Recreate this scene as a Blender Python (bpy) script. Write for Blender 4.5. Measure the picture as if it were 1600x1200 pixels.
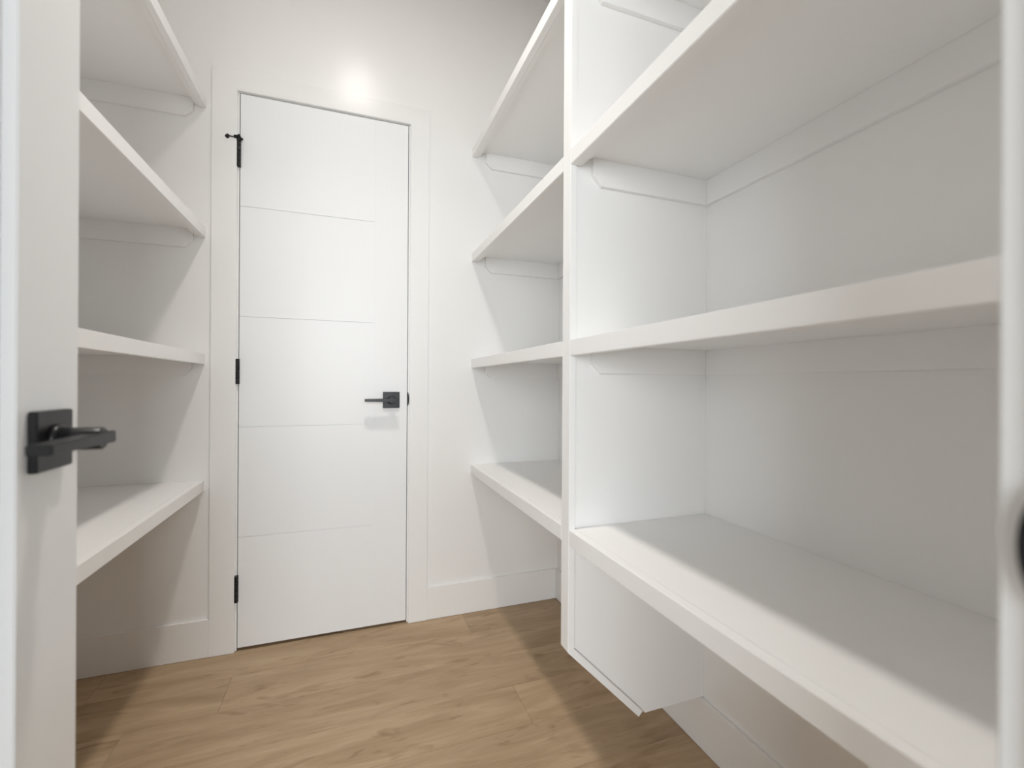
import bpy, bmesh, math, random
from mathutils import Vector, Matrix
random.seed(7)
for o in list(bpy.data.objects):
    bpy.data.objects.remove(o, do_unlink=True)
S = bpy.context.scene
C = S.collection

# ------------------------------------------------------------------ camera, world, light, exposure
cd = bpy.data.cameras.new('camera')
cam = bpy.data.objects.new('camera', cd); C.objects.link(cam)
cd.sensor_width = 36.0; cd.sensor_fit = 'HORIZONTAL'
cd.lens = 706.84 * 36.0 / 1600.0
cd.clip_start = 0.01
R = Vector((0.94057927, -0.33952371, 0.00585571))
U = Vector((-0.00568532, 0.00149656, 0.99998272))
F = Vector((0.33952661, 0.94059630, 0.00052267))
M = Matrix((R, U, -F)).transposed().to_4x4()
M.translation = Vector((0, 0, 0.9856))
cam.matrix_world = M
cd.dof.use_dof = True; cd.dof.focus_distance = 1.55; cd.dof.aperture_fstop = 2.9
S.camera = cam

LAMP_W = 4.2
LAMP_SPREAD = math.radians(95)
WORLD = 0.05
FILL_W = 245.0
LAMP_COL = (1.0, 0.945, 0.88)
w = bpy.data.worlds.new('hall_daylight'); S.world = w; w.use_nodes = True
bg = w.node_tree.nodes['Background']
bg.inputs[0].default_value = (0.90, 0.96, 1.0, 1); bg.inputs[1].default_value = WORLD

# added unseen area light metres behind the doorway, fills in cool hall daylight
wl = bpy.data.lights.new('rear_daylight_fill', 'AREA'); wl.shape = 'RECTANGLE'; wl.size = 4.6; wl.size_y = 1.8
wl.energy = FILL_W; wl.color = (0.91, 0.965, 1.0)
wo = bpy.data.objects.new('rear_daylight_fill', wl); C.objects.link(wo)
wo.location = (-1.35, -3.4, 1.4); wo.rotation_euler = (math.radians(90), 0, 0)

S.view_settings.view_transform = 'Standard'; S.view_settings.look = 'None'
S.view_settings.gamma = 1.0; S.view_settings.use_curve_mapping = False
S.view_settings.exposure = 0.36
S.cycles.max_bounces = 16; S.cycles.diffuse_bounces = 10; S.cycles.glossy_bounces = 4

# ------------------------------------------------------------------ materials
def nt(name):
    m = bpy.data.materials.new(name); m.use_nodes = True
    return m, m.node_tree, m.node_tree.nodes['Principled BSDF']

def paint(name, col, rough, spec=0.5, bump=0.03, scale=220.0, stretch=(1, 1, 1)):
    m, t, b = nt(name)
    b.inputs['Base Color'].default_value = (*col, 1)
    b.inputs['Specular IOR Level'].default_value = spec
    tc = t.nodes.new('ShaderNodeTexCoord'); mp = t.nodes.new('ShaderNodeMapping')
    mp.inputs['Scale'].default_value = stretch
    n = t.nodes.new('ShaderNodeTexNoise'); n.inputs['Scale'].default_value = scale
    n.inputs['Detail'].default_value = 3
    bp = t.nodes.new('ShaderNodeBump'); bp.inputs['Strength'].default_value = bump
    bp.inputs['Distance'].default_value = 0.002
    rr = t.nodes.new('ShaderNodeMapRange')
    rr.inputs['To Min'].default_value = rough - 0.015; rr.inputs['To Max'].default_value = rough + 0.015
    L = t.links.new
    L(tc.outputs['Object'], mp.inputs['Vector']); L(mp.outputs['Vector'], n.inputs['Vector'])
    L(n.outputs['Fac'], bp.inputs['Height'])
    if bump > 0: L(bp.outputs['Normal'], b.inputs['Normal'])
    b.inputs['Roughness'].default_value = rough
    if bump > 0:
        L(n.outputs['Fac'], rr.inputs['Value']); L(rr.outputs['Result'], b.inputs['Roughness'])
    return m

WHITE = (0.885, 0.881, 0.873)
M_wall = paint('wall_paint', WHITE, 0.28, 0.5, 0.0, 14.0)
M_trim = paint('trim_paint', WHITE, 0.26, 0.5, 0.0, 14.0)
M_shelf = paint('shelf_paint', (0.895, 0.891, 0.885), 0.32, 0.4, 0.005)
M_door = paint('door_paint', (0.875, 0.883, 0.890), 0.36, 0.4, 0.06, 60.0, (6, 6, 0.25))
M_ceil = paint('ceiling_paint', (0.82, 0.81, 0.80), 0.8, 0.2, 0.2, 90.0)
M_black = paint('matte_black_metal', (0.009, 0.009, 0.010), 0.33, 0.38, 0.01)
M_rubber = paint('black_rubber', (0.02, 0.02, 0.02), 0.7, 0.3, 0.01)

def wood():
    m, t, b = nt('oak_plank')
    N = t.nodes.new; L = t.links.new
    tc = N('ShaderNodeTexCoord'); oi = N('ShaderNodeObjectInfo')
    off = N('ShaderNodeVectorMath'); off.operation = 'SCALE'
    cmb = N('ShaderNodeCombineXYZ')
    for i in range(3): L(oi.outputs['Random'], cmb.inputs[i])
    L(cmb.outputs[0], off.inputs[0]); off.inputs['Scale'].default_value = 37.0
    add = N('ShaderNodeVectorMath'); L(tc.outputs['Object'], add.inputs[0]); L(off.outputs[0], add.inputs[1])
    mp = N('ShaderNodeMapping'); mp.inputs['Scale'].default_value = (2.2, 13.0, 13.0); L(add.outputs[0], mp.inputs['Vector'])
    n1 = N('ShaderNodeTexNoise'); n1.inputs['Scale'].default_value = 1.0; n1.inputs['Detail'].default_value = 5
    n1.inputs['Roughness'].default_value = 0.62; n1.inputs['Distortion'].default_value = 0.9
    L(mp.outputs[0], n1.inputs['Vector'])
    mp2 = N('ShaderNodeMapping'); mp2.inputs['Scale'].default_value = (8.0, 170.0, 170.0); L(add.outputs[0], mp2.inputs['Vector'])
    n2 = N('ShaderNodeTexNoise'); n2.inputs['Scale'].default_value = 1.0; n2.inputs['Detail'].default_value = 4
    L(mp2.outputs[0], n2.inputs['Vector'])
    mp3 = N('ShaderNodeMapping'); mp3.inputs['Scale'].default_value = (5.5, 17.0, 17.0); L(add.outputs[0], mp3.inputs['Vector'])
    n3 = N('ShaderNodeTexNoise'); n3.inputs['Scale'].default_value = 1.0; n3.inputs['Detail'].default_value = 2
    n3.inputs['Distortion'].default_value = 1.5
    L(mp3.outputs[0], n3.inputs['Vector'])
    r1 = N('ShaderNodeValToRGB')
    e = r1.color_ramp.elements
    e[0].position = 0.30; e[0].color = (0.355, 0.246, 0.145, 1)
    e[1].position = 0.70; e[1].color = (0.525, 0.388, 0.252, 1)
    L(n1.outputs['Fac'], r1.inputs['Fac'])
    r3 = N('ShaderNodeValToRGB')                      # darker knots and cathedral marks
    e = r3.color_ramp.elements
    e[0].position = 0.61; e[0].color = (1, 1, 1, 1)
    e[1].position = 0.80; e[1].color = (0.60, 0.53, 0.46, 1)
    L(n3.outputs['Fac'], r3.inputs['Fac'])
    r2 = N('ShaderNodeMapRange'); r2.inputs['To Min'].default_value = 0.86; r2.inputs['To Max'].default_value = 1.10
    L(n2.outputs['Fac'], r2.inputs['Value'])
    mx = N('ShaderNodeMix'); mx.data_type = 'RGBA'; mx.blend_type = 'MULTIPLY'; mx.inputs[0].default_value = 1
    L(r1.outputs[0], mx.inputs[6]); L(r3.outputs[0], mx.inputs[7])
    sc = N('ShaderNodeVectorMath'); sc.operation = 'SCALE'; L(mx.outputs[2], sc.inputs[0]); L(r2.outputs[0], sc.inputs['Scale'])
    rv = N('ShaderNodeMapRange'); rv.inputs['To Min'].default_value = 0.93; rv.inputs['To Max'].default_value = 1.07
    L(oi.outputs['Random'], rv.inputs['Value'])
    sc2 = N('ShaderNodeVectorMath'); sc2.operation = 'SCALE'; L(sc.outputs[0], sc2.inputs[0]); L(rv.outputs[0], sc2.inputs['Scale'])
    L(sc2.outputs[0], b.inputs['Base Color'])
    b.inputs['Roughness'].default_value = 0.48; b.inputs['Specular IOR Level'].default_value = 0.35
    bp = N('ShaderNodeBump'); bp.inputs['Strength'].default_value = 0.08; bp.inputs['Distance'].default_value = 0.001
    L(n2.outputs['Fac'], bp.inputs['Height']); L(bp.outputs[0], b.inputs['Normal'])
    return m
M_wood = wood()
m, t, b = nt('plank_edge'); b.inputs['Base Color'].default_value = (0.40, 0.28, 0.17, 1); b.inputs['Roughness'].default_value = 0.8
M_joint = m
m, t, b = nt('lamp_diffuser'); b.inputs['Base Color'].default_value = (0.9, 0.88, 0.84, 1)
b.inputs['Emission Color'].default_value = (*LAMP_COL, 1); b.inputs['Emission Strength'].default_value = 55.0
M_glow = m

# ------------------------------------------------------------------ helpers
def box(bm, x0, x1, y0, y1, z0, z1, bev=0.0):
    vs = [bm.verts.new(p) for p in ((x0,y0,z0),(x1,y0,z0),(x1,y1,z0),(x0,y1,z0),(x0,y0,z1),(x1,y0,z1),(x1,y1,z1),(x0,y1,z1))]
    fs = [bm.faces.new([vs[i] for i in f]) for f in ((3,2,1,0),(4,5,6,7),(0,1,5,4),(1,2,6,5),(2,3,7,6),(3,0,4,7))]
    if bev:
        es = list({e for f in fs for e in f.edges})
        bmesh.ops.bevel(bm, geom=es, offset=bev, segments=2, affect='EDGES', clamp_overlap=True)

def prism(bm, pts, axis, a, b, bev=0.0):
    """extrude a polygon (2D pts) along axis from a to b; pts are (x,z) for 'y', (y,z) for 'x', (x,y) for 'z'"""
    def mk(p, t):
        return {'y': (p[0], t, p[1]), 'x': (t, p[0], p[1]), 'z': (p[0], p[1], t)}[axis]
    va = [bm.verts.new(mk(p, a)) for p in pts]; vb = [bm.verts.new(mk(p, b)) for p in pts]
    n = len(pts)
    fs = [bm.faces.new(va), bm.faces.new(vb[::-1])]
    fs += [bm.faces.new((va[i], vb[i], vb[(i+1) % n], va[(i+1) % n])) for i in range(n)]
    bmesh.ops.recalc_face_normals(bm, faces=fs)
    if bev:
        es = list({e for f in fs for e in f.edges})
        bmesh.ops.bevel(bm, geom=es, offset=bev, segments=2, affect='EDGES', clamp_overlap=True)

def cyl(bm, p0, p1, r0, r1=None, seg=28, cap_bev=0.0):
    """round bar from p0 to p1 with softened ends"""
    p0 = Vector(p0); p1 = Vector(p1); r1 = r0 if r1 is None else r1
    d = (p1 - p0); Ln = d.length; d.normalize()
    q = d.to_track_quat('Z', 'Y')
    prof = [(r0 - cap_bev, 0.0), (r0, cap_bev), (r1, Ln - cap_bev), (r1 - cap_bev, Ln)] if cap_bev else [(r0, 0.0), (r1, Ln)]
    rings = []
    for r, z in prof:
        rings.append([bm.verts.new(p0 + q @ Vector((r*math.cos(2*math.pi*i/seg), r*math.sin(2*math.pi*i/seg), z))) for i in range(seg)])
    for a, bb in zip(rings, rings[1:]):
        for i in range(seg):
            f = bm.faces.new((a[i], a[(i+1) % seg], bb[(i+1) % seg], bb[i])); f.smooth = True
    bm.faces.new(rings[0][::-1]); bm.faces.new(rings[-1])

def obj(name, bm, mat, parent=None, loc=None):
    me = bpy.data.meshes.new(name); bm.normal_update(); bm.to_mesh(me); bm.free()
    me.materials.append(mat)
    o = bpy.data.objects.new(name, me); C.objects.link(o)
    if loc is not None:                                  # put the origin at loc; the mesh was built in world space
        me.transform(Matrix.Translation(-Vector(loc))); o.location = loc
    if parent:
        o.parent = parent
        o.location = Vector(o.location) - world_loc(parent)
    return o

def world_loc(o):
    v = Vector(o.location)
    while o.parent:
        o = o.parent; v += Vector(o.location)
    return v

def boxes(name, lst, mat, parent=None, bev=0.0, loc=None):
    bm = bmesh.new()
    for l in lst: box(bm, *l, bev)
    return obj(name, bm, mat, parent, loc)

def empty(name, loc, parent=None):
    o = bpy.data.objects.new(name, None); C.objects.link(o); o.empty_display_size = 0.1
    o.location = loc
    if parent:
        o.parent = parent; o.location = Vector(loc) - world_loc(parent)
    return o

def struct(o, label=None):
    o['kind'] = 'structure'
    if label: o['label'] = label
    return o

def thing(o, label, cat, group=None):
    o['label'] = label; o['category'] = cat
    if group: o['group'] = group
    return o

# ------------------------------------------------------------------ the place (metres)
YW = 1.9024          # back wall
XL, XR = -0.9054, 0.9154   # side walls
YF0, YF1 = -0.020, 0.098   # front wall with the opening the camera stands in
ZC = 2.74
YD = 1.8904          # face of the casing
HB = 0.136           # baseboard height
T = 0.12

# back wall has an opening for door 1
DX0, DX1 = -0.3788, 0.2262       # door leaf
DT = 2.0475
JX0, JX1 = DX0 - 0.003, DX1 + 0.003
struct(boxes('wall_back', [(XL - T, JX0 - 0.019, YW, YW + T, 0, ZC), (JX1 + 0.019, XR + T, YW, YW + T, 0, ZC),
                           (JX0 - 0.019, JX1 + 0.019, YW, YW + T, DT + 0.022, ZC)], M_wall), 'white end wall around the closed door')
struct(boxes('wall_left', [(XL - T, XL, YF0, YW, 0, ZC)], M_wall), 'white wall behind the left shelves')
struct(boxes('wall_right', [(XR, XR + T, YF0, YW, 0, ZC)], M_wall), 'white wall behind the right shelves')
OX0, OX1 = -0.353, 0.262         # clear opening of the near doorway
struct(boxes('wall_front', [(XL, OX0 - 0.019, YF0, YF1, 0, ZC), (OX1 + 0.019, XR, YF0, YF1, 0, ZC),
                            (OX0 - 0.019, OX1 + 0.019, YF0, YF1, DT + 0.022, ZC)], M_wall), 'white wall around the near doorway')
struct(boxes('ceiling', [(XL - T, XR + T, YF0, YW + T, ZC, ZC + 0.1)], M_ceil), 'flat white ceiling')

# floor: base slab and single planks running across the room
fl = struct(boxes('floor', [(XL - T, XR + T, -1.3, YW + 0.6, -0.03, -0.0125)], M_joint), 'light oak plank floor')
PW = 0.1755
def plank_mesh(ln, wd):
    bm = bmesh.new(); c = 0.0011; h = 0.012
    x0, x1, y0, y1 = 0.0002, ln - 0.0002, 0.0002, wd - 0.0002
    lo = [bm.verts.new(p) for p in ((x0,y0,-h),(x1,y0,-h),(x1,y1,-h),(x0,y1,-h))]
    mi = [bm.verts.new(p) for p in ((x0,y0,-0.0009),(x1,y0,-0.0009),(x1,y1,-0.0009),(x0,y1,-0.0009))]
    hi = [bm.verts.new(p) for p in ((x0+c,y0+c,0),(x1-c,y0+c,0),(x1-c,y1-c,0),(x0+c,y1-c,0))]
    for a, b_ in ((lo, mi), (mi, hi)):
        for i in range(4): bm.faces.new((a[i], a[(i+1) % 4], b_[(i+1) % 4], b_[i]))
    bm.faces.new(hi); bm.faces.new(lo[::-1])
    me = bpy.data.meshes.new('floor_plank'); bm.to_mesh(me); bm.free(); me.materials.append(M_wood)
    return me
LEN = 1.22
cache = {}
YTOP = 1.9165 + PW * 0
known = {0: 0.463, 1: -0.362, 2: 0.632}
row = -1                                   # row -1 slips under the door
while True:
    y0 = 1.741 - PW * row
    if y0 < -1.0: break
    j = known.get(row, -0.8 + (row * 0.437) % LEN)
    xs = [XL]; x = j - 3 * LEN
    while x < XR:
        if x > XL + 0.02 and x < XR - 0.02: xs.append(x)
        x += LEN
    xs.append(XR)
    for a, b_ in zip(xs, xs[1:]):
        if row == -1:
            a, b_ = max(a, JX0 + 0.0), min(b_, JX1)
            if b_ - a < 0.02: continue
        yy0, yy1 = y0, y0 + PW
        if row == 0: yy1 = min(yy1, YW)
        if row == -1: yy0 = YW
        k = (round(b_ - a, 4), round(yy1 - yy0, 4))
        if k not in cache: cache[k] = plank_mesh(*k)
        o = bpy.data.objects.new('floor_plank', cache[k]); C.objects.link(o)
        o.parent = fl; o.location = (a, yy0, 0)
    row += 1

# baseboards
YB = YD + 0.002
CX0, CX1 = -0.4670, 0.3115      # outer edges of the casing
bb_w = 0.0102
def baseboard(name, x0, x1, y0, y1, lab):
    return struct(boxes(name, [(x0, x1, y0, y1, 0.0005, HB)], M_trim, None, 0.0016), lab)
baseboard('baseboard_back', XL + 0.011, CX0 - 0.0005, YB, YW - 0.0002, 'tall white baseboard left of the closed door')
baseboard('baseboard_back', CX1 + 0.0005, XR - 0.012, YB, YW - 0.0002, 'tall white baseboard right of the closed door')
baseboard('baseboard_right', XR - 0.0118, XR - 0.0002, YF1 + 0.001, YW - 0.0002, 'tall white baseboard under the right shelves')
baseboard('baseboard_left', XL + 0.0002, XL + 0.0108, YF1 + 0.001, YW - 0.0002, 'tall white baseboard under the left shelves')

# ------------------------------------------------------------------ door 1 surround
tr = struct(empty('trim_1', (0, YW, 0)), 'flat white casing around the closed door')
CIN0, CIN1, CTI, CTO = -0.3870, 0.2350, 2.0515, 2.1250
bm = bmesh.new()                                     # mitred and painted as one U-shaped run of casing
prism(bm, [(CX0, 0.0005), (CX0, CTO), (CX1, CTO), (CX1, 0.0005), (CIN1, 0.0005), (CIN1, CTI), (CIN0, CTI), (CIN0, 0.0005)], 'y', YD, YW - 0.0002, 0.0016)
obj('casing', bm, M_trim, tr)
boxes('jamb', [(JX0 - 0.0185, JX0, YW, YW + T, 0.0005, DT + 0.003)], M_trim, tr, 0.0008)
boxes('jamb', [(JX1, JX1 + 0.0185, YW, YW + T, 0.0005, DT + 0.003)], M_trim, tr, 0.0008)
boxes('jamb', [(JX0 - 0.0185, JX1 + 0.0185, YW, YW + T, DT + 0.003, DT + 0.0215)], M_trim, tr, 0.0008)
boxes('door_stop', [(JX0 + 0.0002, JX0 + 0.012, YW + 0.037, YW + 0.07, 0.0005, DT)], M_trim, tr)
boxes('door_stop', [(JX1 - 0.012, JX1 - 0.0002, YW + 0.037, YW + 0.07, 0.0005, DT)], M_trim, tr)
boxes('door_stop', [(JX0 + 0.012, JX1 - 0.012, YW + 0.037, YW + 0.07, DT - 0.010, DT + 0.0025)], M_trim, tr)
def strike(name, parent, x, y, z, h, lip, side):
    """rounded black strike lip on the edge of a jamb; it lies in the plane x = const and curls past the edge"""
    bm = bmesh.new(); n = 20; pts = []
    for i in range(n + 1):
        a = math.pi * i / n - math.pi / 2
        pts.append((y - side * lip * math.cos(a), z + h / 2 * math.sin(a)))
    pts += [(y + side * 0.020, z + h / 2), (y + side * 0.020, z - h / 2)]
    prism(bm, pts, 'x', x, x + 0.0022)
    return obj(name, bm, M_black, parent)
# far door: lip wraps the jamb edge and lies against the casing reveal
bm = bmesh.new(); pts = []
for i in range(17):
    a = math.pi * i / 16 - math.pi / 2
    pts.append((JX1 - 0.0016 + 0.0072 * math.cos(a), 0.9222 + 0.029 * math.sin(a)))
prism(bm, pts, 'y', YW - 0.0045, YW - 0.0008, 0.0006)
obj('strike_plate', bm, M_black, tr)['label'] = 'rounded black strike lip'

# ------------------------------------------------------------------ door 1 leaf
d1 = struct(empty('door_1', ((DX0 + DX1) / 2, YW, 0)), 'closed white door with fine horizontal grooves and black lever')
YL = YW - 0.001
DB = 0.0115
boxes('door_core', [(DX0 + 0.0004, DX1 - 0.0004, YL + 0.0034, YL + 0.035, DB + 0.0004, DT - 0.0004)], M_door, d1)
gz = [1.6344, 1.2284, 0.8220, 0.4170]
edges = [DT] + gz + [DB]
GX = 0.0948
for a, b_ in zip(edges, edges[1:]):
    top = a - (0.0011 if a != DT else 0); bot = b_ + (0.0011 if b_ != DB else 0)
    boxes('door_panel', [(DX0, GX - 0.0009, YL, YL + 0.0036, bot, top)], M_door, d1, 0.0008)
boxes('door_stile', [(GX + 0.0009, DX1, YL, YL + 0.0036, DB, DT)], M_door, d1, 0.0008)

def rot_pts(origin, n, l):
    """frame for a lever: n = out of the door, l = towards the lever tip"""
    o = Vector(origin); n = Vector(n); l = Vector(l); z = Vector((0, 0, 1))
    return lambda a, b_, c: o + n * a + l * b_ + z * c
def fbox(bm, P, a0, a1, b0, b1, c0, c1, bev, seg=2, tip=None):
    t0, t1 = (c0, c1) if tip is None else (-tip, tip)     # the far end may be slimmer
    co = [(a0,b0,c0),(a1,b0,c0),(a1,b1,t0),(a0,b1,t0),(a0,b0,c1),(a1,b0,c1),(a1,b1,t1),(a0,b1,t1)]
    vs = [bm.verts.new(P(*c)) for c in co]
    fs = [bm.faces.new([vs[i] for i in f]) for f in ((3,2,1,0),(4,5,6,7),(0,1,5,4),(1,2,6,5),(2,3,7,6),(3,0,4,7))]
    bmesh.ops.recalc_face_normals(bm, faces=fs)
    bmesh.ops.bevel(bm, geom=list({e for f in fs for e in f.edges}), offset=bev, segments=seg, affect='EDGES')
def lever_handle(parent, origin, n, l, neck, label):
    P = rot_pts(origin, n, l)
    bm = bmesh.new()                               # lever bar and neck
    fbox(bm, P, neck - 0.0205, neck, -0.0215, 0.104, -0.0070, 0.0070, 0.0012, 2, 0.0053)
    h = obj('door_handle', bm, M_black, parent, origin); h['label'] = label
    bm = bmesh.new(); cyl(bm, P(0.0085, 0, 0), P(neck - 0.0035, 0, 0), 0.0132, 0.0128, 32, 0.0012); obj('neck', bm, M_black, h)
    bm = bmesh.new(); fbox(bm, P, 0.0004, 0.0090, -0.0330, 0.0330, -0.0330, 0.0330, 0.0012); obj('rosette', bm, M_black, h)
    bm = bmesh.new(); cyl(bm, P(0.0088, 0, 0), P(0.0150, 0, 0), 0.0172, 0.0166, 36, 0.0016); obj('collar', bm, M_black, h)
    bm = bmesh.new(); cyl(bm, P(0.0088, -0.0225, 0.0), P(0.0098, -0.0225, 0.0), 0.0024, None, 12, 0.0003); obj('privacy_pin', bm, M_steel, h)
    return h
m, t, b = nt('bright_steel'); b.inputs['Metallic'].default_value = 1; b.inputs['Roughness'].default_value = 0.25
b.inputs['Base Color'].default_value = (0.8, 0.8, 0.8, 1); M_steel = m
lever_handle(d1, (0.1630, YL, 0.9190), (0, -1, 0), (-1, 0, 0), 0.0555, 'black square lever handle')

XH = -0.3822
def hinge(parent, z0, z1):
    bm = bmesh.new()
    box(bm, XH - 0.0075, XH - 0.0005, YW - 0.0042, YW - 0.0014, z0, z1, 0.0005)
    box(bm, XH + 0.0005, XH + 0.0060, YW - 0.0040, YW - 0.0014, z0, z1, 0.0005)
    h = obj('hinge', bm, M_black, parent, (XH, YW, z0)); h['label'] = 'black butt hinge'
    nkn = 5; st = (z1 - z0) / nkn
    for k in range(nkn):
        bm = bmesh.new(); cyl(bm, (XH, YW - 0.0085, z0 + k*st + 0.0003), (XH, YW - 0.0085, z0 + (k+1)*st - 0.0003), 0.0064, None, 20, 0.0005)
        obj('knuckle', bm, M_black, h)
    return h
h1 = hinge(d1, 1.7745, 1.8680); hinge(d1, 0.9805, 1.0725); hinge(d1, 0.1825, 0.2795)
# hinge pin door stop on the top hinge
yk = YW - 0.0085
bm = bmesh.new()
cyl(bm, (XH, yk, 1.8682), (XH, yk, 1.8760), 0.0078, None, 20, 0.0008)
cyl(bm, (XH, yk, 1.8760), (XH, yk, 1.8865), 0.0066, None, 20, 0.0008)
cyl(bm, (XH, yk, 1.8865), (XH, yk, 1.8925), 0.0042, None, 16, 0.0012)
box(bm, XH - 0.0150, XH + 0.0020, yk - 0.0085, yk - 0.0020, 1.8750, 1.8855, 0.001)
ps = obj('pin_stop', bm, M_black, d1, (XH, yk, 1.868)); ps['label'] = 'black hinge pin door stop'
bm = bmesh.new(); cyl(bm, (XH - 0.012, yk - 0.0055, 1.8790), (XH - 0.0335, yk - 0.0080, 1.8778), 0.0019, None, 12); obj('stop_rod', bm, M_black, ps)
bm = bmesh.new(); cyl(bm, (XH - 0.0325, yk - 0.0125, 1.8785), (XH - 0.0368, yk - 0.0020, 1.8765), 0.0052, 0.0072, 20, 0.0012); obj('bumper', bm, M_rubber, ps)
bm = bmesh.new(); cyl(bm, (XH + 0.004, yk - 0.004, 1.8790), (XH + 0.0115, yk + 0.0020, 1.8765), 0.0030, 0.0044, 16, 0.0008); obj('bumper', bm, M_rubber, ps)

# ------------------------------------------------------------------ near doorway and open door 2
t2 = struct(empty('trim_2', (0, YF1, 0)), 'white jambs and casing of the near doorway')
jr = boxes('jamb', [(OX1, OX1 + 0.0185, YF0, YF1 + 0.0015, 0.0005, DT + 0.003)], M_trim, t2, 0.001)
boxes('jamb', [(OX0 - 0.0185, OX0, YF0, YF1 - 0.003, 0.0005, DT + 0.003)], M_trim, t2, 0.001)
boxes('jamb', [(OX0 - 0.0185, OX1 + 0.0185, YF0, YF1 - 0.001, DT + 0.003, DT + 0.0215)], M_trim, t2, 0.001)
boxes('casing_right', [(OX1 + 0.006, OX1 + 0.083, YF1 + 0.0018, YF1 + 0.0163, 0.0005, DT + 0.01)], M_trim, t2, 0.0012)
boxes('casing_left', [(OX0 - 0.083, OX0 - 0.008, YF1 + 0.0002, YF1 + 0.012, 0.0005, DT + 0.01)], M_trim, t2, 0.0012)
boxes('casing_head', [(OX0 - 0.083, OX1 + 0.083, YF1 + 0.0002, YF1 + 0.012, DT + 0.0105, DT + 0.085)], M_trim, t2, 0.0012)
# D-shaped strike plate let into the right jamb, its lip running to the pantry side
bm = bmesh.new(); pts = []
for i in range(25):
    a = math.pi * i / 24 - math.pi / 2
    pts.append((0.0880 + 0.0175 * math.cos(a), 0.9205 + 0.0310 * math.sin(a)))
pts += [(0.060, 0.9515), (0.060, 0.8895)]
prism(bm, pts, 'x', OX1 - 0.0016, OX1 + 0.0006, 0.0004)
obj('strike_plate', bm, M_black, t2)['label'] = 'black rounded strike plate'

d2 = struct(empty('door_2', (OX0 + 0.035, YF1, 0)), 'white door standing open along the left shelves')
X0, X1, Y0, Y1 = -0.3535, -0.3185, 0.112, 0.7170
REC = 0.0125
boxes('latch_stile', [(X0, X1, 0.6050, Y1, DB, DT)], M_door, d2, 0.0012)
boxes('hinge_stile', [(X0, X1, Y0, 0.2240, DB, DT)], M_door, d2, 0.0012)
boxes('rail', [(X0, X1, 0.2240, 0.6050, DT - 0.115, DT)], M_door, d2, 0.0012)
boxes('rail', [(X0, X1, 0.2240, 0.6050, DB, 0.235)], M_door, d2, 0.0012)
boxes('door_panel', [(X0 + REC, X1 - REC, 0.2235, 0.6055, 0.2345, DT - 0.1145)], M_door, d2)
lever_handle(d2, (X1, 0.6535, 0.9205), (1, 0, 0), (0, -1, 0), 0.0555, 'black square lever handle')

# ------------------------------------------------------------------ shelving
NH, NT, BT, ST = 0.038, 0.019, 0.0145, 0.0135     # nosing height and thickness, backing strip, board
CHT, CTH, CH = 0.0660, 0.012, 0.024               # cleat height, thickness, chamfer
def shelf(side, xf, xw, ya, yb, z, label, group, cleats, nb_end=None):
    """one shelf: board, front nosing, backing strip and wall cleats. side=+1: wall at larger x"""
    s = side
    e = empty('wall_shelf', ((xf + xw) / 2, (ya + yb) / 2, z))
    thing(e, label, 'shelf', group)
    srt = lambda a, b_: (min(a, b_), max(a, b_))
    nb = nb_end or (ya, yb)
    boxes('shelf_board', [(*srt(xf + s*(NT + 0.0002), xw - s*0.0003), ya, yb, z + NH - ST, z + NH - 0.0004)], M_shelf, e, 0.0003)
    boxes('nosing', [(*srt(xf, xf + s*NT), nb[0], nb[1], z, z + NH)], M_shelf, e, 0.0012)
    boxes('backing_strip', [(*srt(xf + s*(NT + 0.0014), xf + s*(NT + BT)), ya, yb, z + 0.0045, z + NH - ST - 0.0002)], M_shelf, e, 0.0006)
    zt = z + NH - ST - 0.0001; zb = zt - CHT
    boxes('cleat', [(*srt(xw - s*CTH, xw - s*0.0003), ya + 0.0005, yb - 0.0005, zb, zt)], M_shelf, e, 0.0004)
    xs = xf + s * 0.060 if s > 0 else xf + s * 0.0372
    if s < 0: xs = xf + s * 0.0372
    for yc, dr in cleats:                             # side cleats with a clipped lower front corner
        bm = bmesh.new()
        pts = [(xs, zt), (xs, zb + CH), (xs + s*CH, zb), (xw - s*(CTH + 0.0004), zb), (xw - s*(CTH + 0.0004), zt)]
        ya_, yb_ = sorted((yc, yc + dr * CTH))
        prism(bm, pts, 'y', ya_, yb_, 0.0004)
        obj('cleat', bm, M_shelf, e)
    return e
XFL, XFR = -0.4862, 0.4980
YE = YW - 0.0004
words = ('topmost', 'second from the top', 'third from the top', 'lowest')
ZL = (1.968, 1.5044, 1.051, 0.5958); ZR = (1.9673, 1.5137, 1.0550, 0.5995)
left_l = ('topmost white shelf on the left wall, beside the door casing',
          'second white shelf from the top on the left wall, sloping steeply in the view',
          'third white shelf from the top on the left wall, just above the near lever',
          'lowest white shelf on the left wall, its top surface in view')
small_l = ('topmost short white shelf in the narrow bay right of the closed door',
           'second short white shelf from the top, between closed door and divider',
           'third short white shelf from the top, between closed door and divider',
           'lowest short white shelf in the narrow bay, above the back baseboard')
big_l = ('topmost long white shelf on the right wall, highest above the camera',
         'long white shelf on the right wall with its wide underside and cleats showing',
         'long white shelf on the right wall at eye level, running to the near jamb',
         'lowest long white shelf on the right wall, its wide top half in shadow')
YT0, YT1, YP, YP2 = 1.0130, 0.9730, 0.9810, 1.0050
for z, l in zip(ZL, left_l):
    shelf(-1, XFL, XL, YF1 + 0.0135, YE, z, l, 'shelves on the left wall', [(YE, -1)])
for z, l in zip(ZR, small_l):
    shelf(1, XFR, XR, YP2 + 0.0004, YE, z, l, 'short shelves between door and divider', [(YE, -1), (YP2 + 0.0004, 1)], (YT0 + 0.0002, YE))
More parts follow.
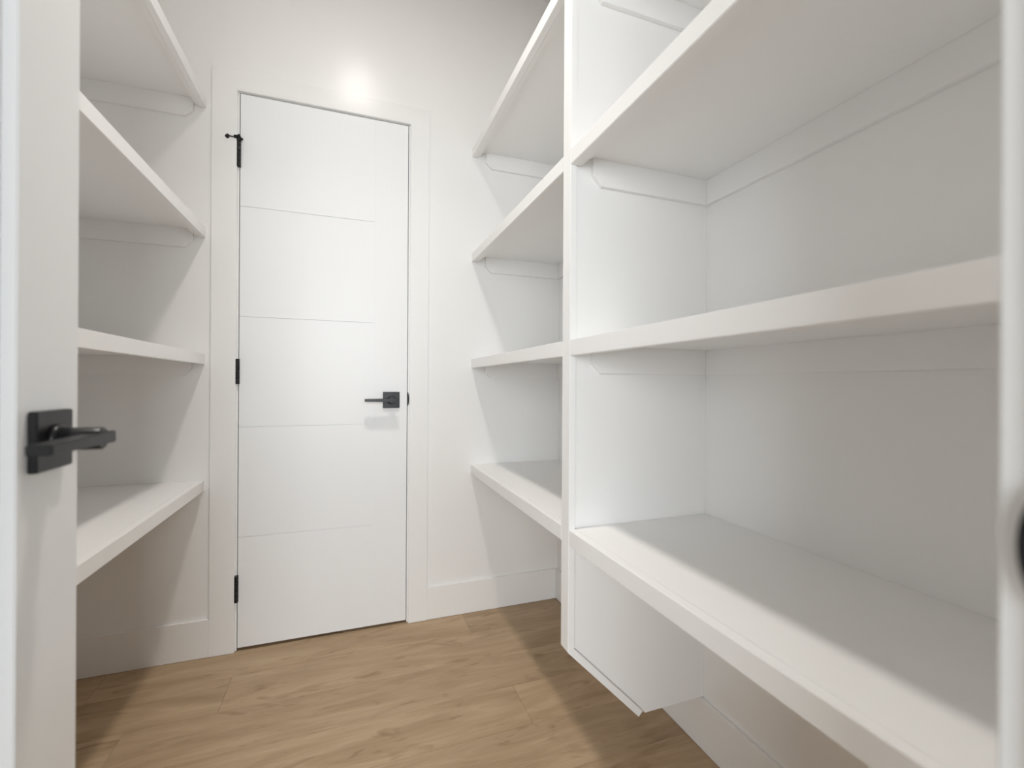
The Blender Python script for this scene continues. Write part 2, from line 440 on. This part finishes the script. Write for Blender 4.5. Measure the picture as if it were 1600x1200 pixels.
for z, l in zip(ZR, big_l):
    shelf(1, XFR, XR, YF1 + 0.0170, YP - 0.0004, z, l, 'long shelves right of the divider', [(YP - 0.0004, -1)], (YF1 + 0.0170, YT1 - 0.0002))

# upright divider between the two right-hand bays, its lower front corner clipped at 45 degrees
TT = 0.0170
dv = thing(empty('shelf_divider', (0.70, 0.993, 0.14)), 'tall white upright divider between the right-hand shelf bays, lower corner clipped', 'divider')
zk = 0.342; zb = 0.1395
xk = XFR + (zk - zb)                                   # where the 45 degree cut meets the bottom edge
k = TT * (math.sqrt(2) - 1)
bm = bmesh.new()
prism(bm, [(XFR + TT + 0.0002, ZC - 0.001), (XFR + TT + 0.0002, zk + k), (xk + k*0 + TT*1.414 - 0.0, zb), (XR - 0.0004, zb), (XR - 0.0004, ZC - 0.001)], 'y', YP, YP2)
obj('divider_board', bm, M_shelf, dv)
bm = bmesh.new()
prism(bm, [(XFR, ZC - 0.001), (XFR, zk), (XFR + TT, zk + k), (XFR + TT, ZC - 0.001)], 'y', YT1, YT0, 0.0010)
obj('front_trim', bm, M_shelf, dv)
bm = bmesh.new()
prism(bm, [(XFR, zk - 0.0001), (xk - 0.0, zb), (xk + TT*0.7071, zb + TT*0.7071), (XFR + TT, zk + k - 0.0001)], 'y', YT1, YT0, 0.0010)
obj('lower_trim', bm, M_shelf, dv)

# ------------------------------------------------------------------ recessed ceiling light (above the frame)
LX, LY = 0.036, 0.98
rl = thing(empty('recessed_light', (LX, LY, ZC)), 'round white recessed downlight in the ceiling above the aisle', 'light')
bm = bmesh.new(); seg = 40; prof = [(0.096, ZC - 0.0004), (0.096, ZC - 0.004), (0.084, ZC - 0.007), (0.0755, ZC - 0.004), (0.0755, ZC - 0.0004)]
rings = [[bm.verts.new((LX + r*math.cos(2*math.pi*i/seg), LY + r*math.sin(2*math.pi*i/seg), z)) for i in range(seg)] for r, z in prof]
for a, b_ in zip(rings, rings[1:]):
    for i in range(seg): bm.faces.new((a[i], b_[i], b_[(i+1) % seg], a[(i+1) % seg]))
bmesh.ops.recalc_face_normals(bm, faces=bm.faces[:])
obj('trim_ring', bm, M_ceil, rl)
bm = bmesh.new(); cyl(bm, (LX, LY, ZC - 0.0032), (LX, LY, ZC - 0.0008), 0.0750, None, 40); obj('diffuser', bm, M_glow, rl)
ld = bpy.data.lights.new('downlight', 'AREA'); ld.shape = 'DISK'; ld.size = 0.150; ld.energy = LAMP_W; ld.color = LAMP_COL; ld.spread = LAMP_SPREAD
lo = bpy.data.objects.new('downlight', ld); C.objects.link(lo); lo.parent = rl; lo.location = (0, 0, -0.0075)
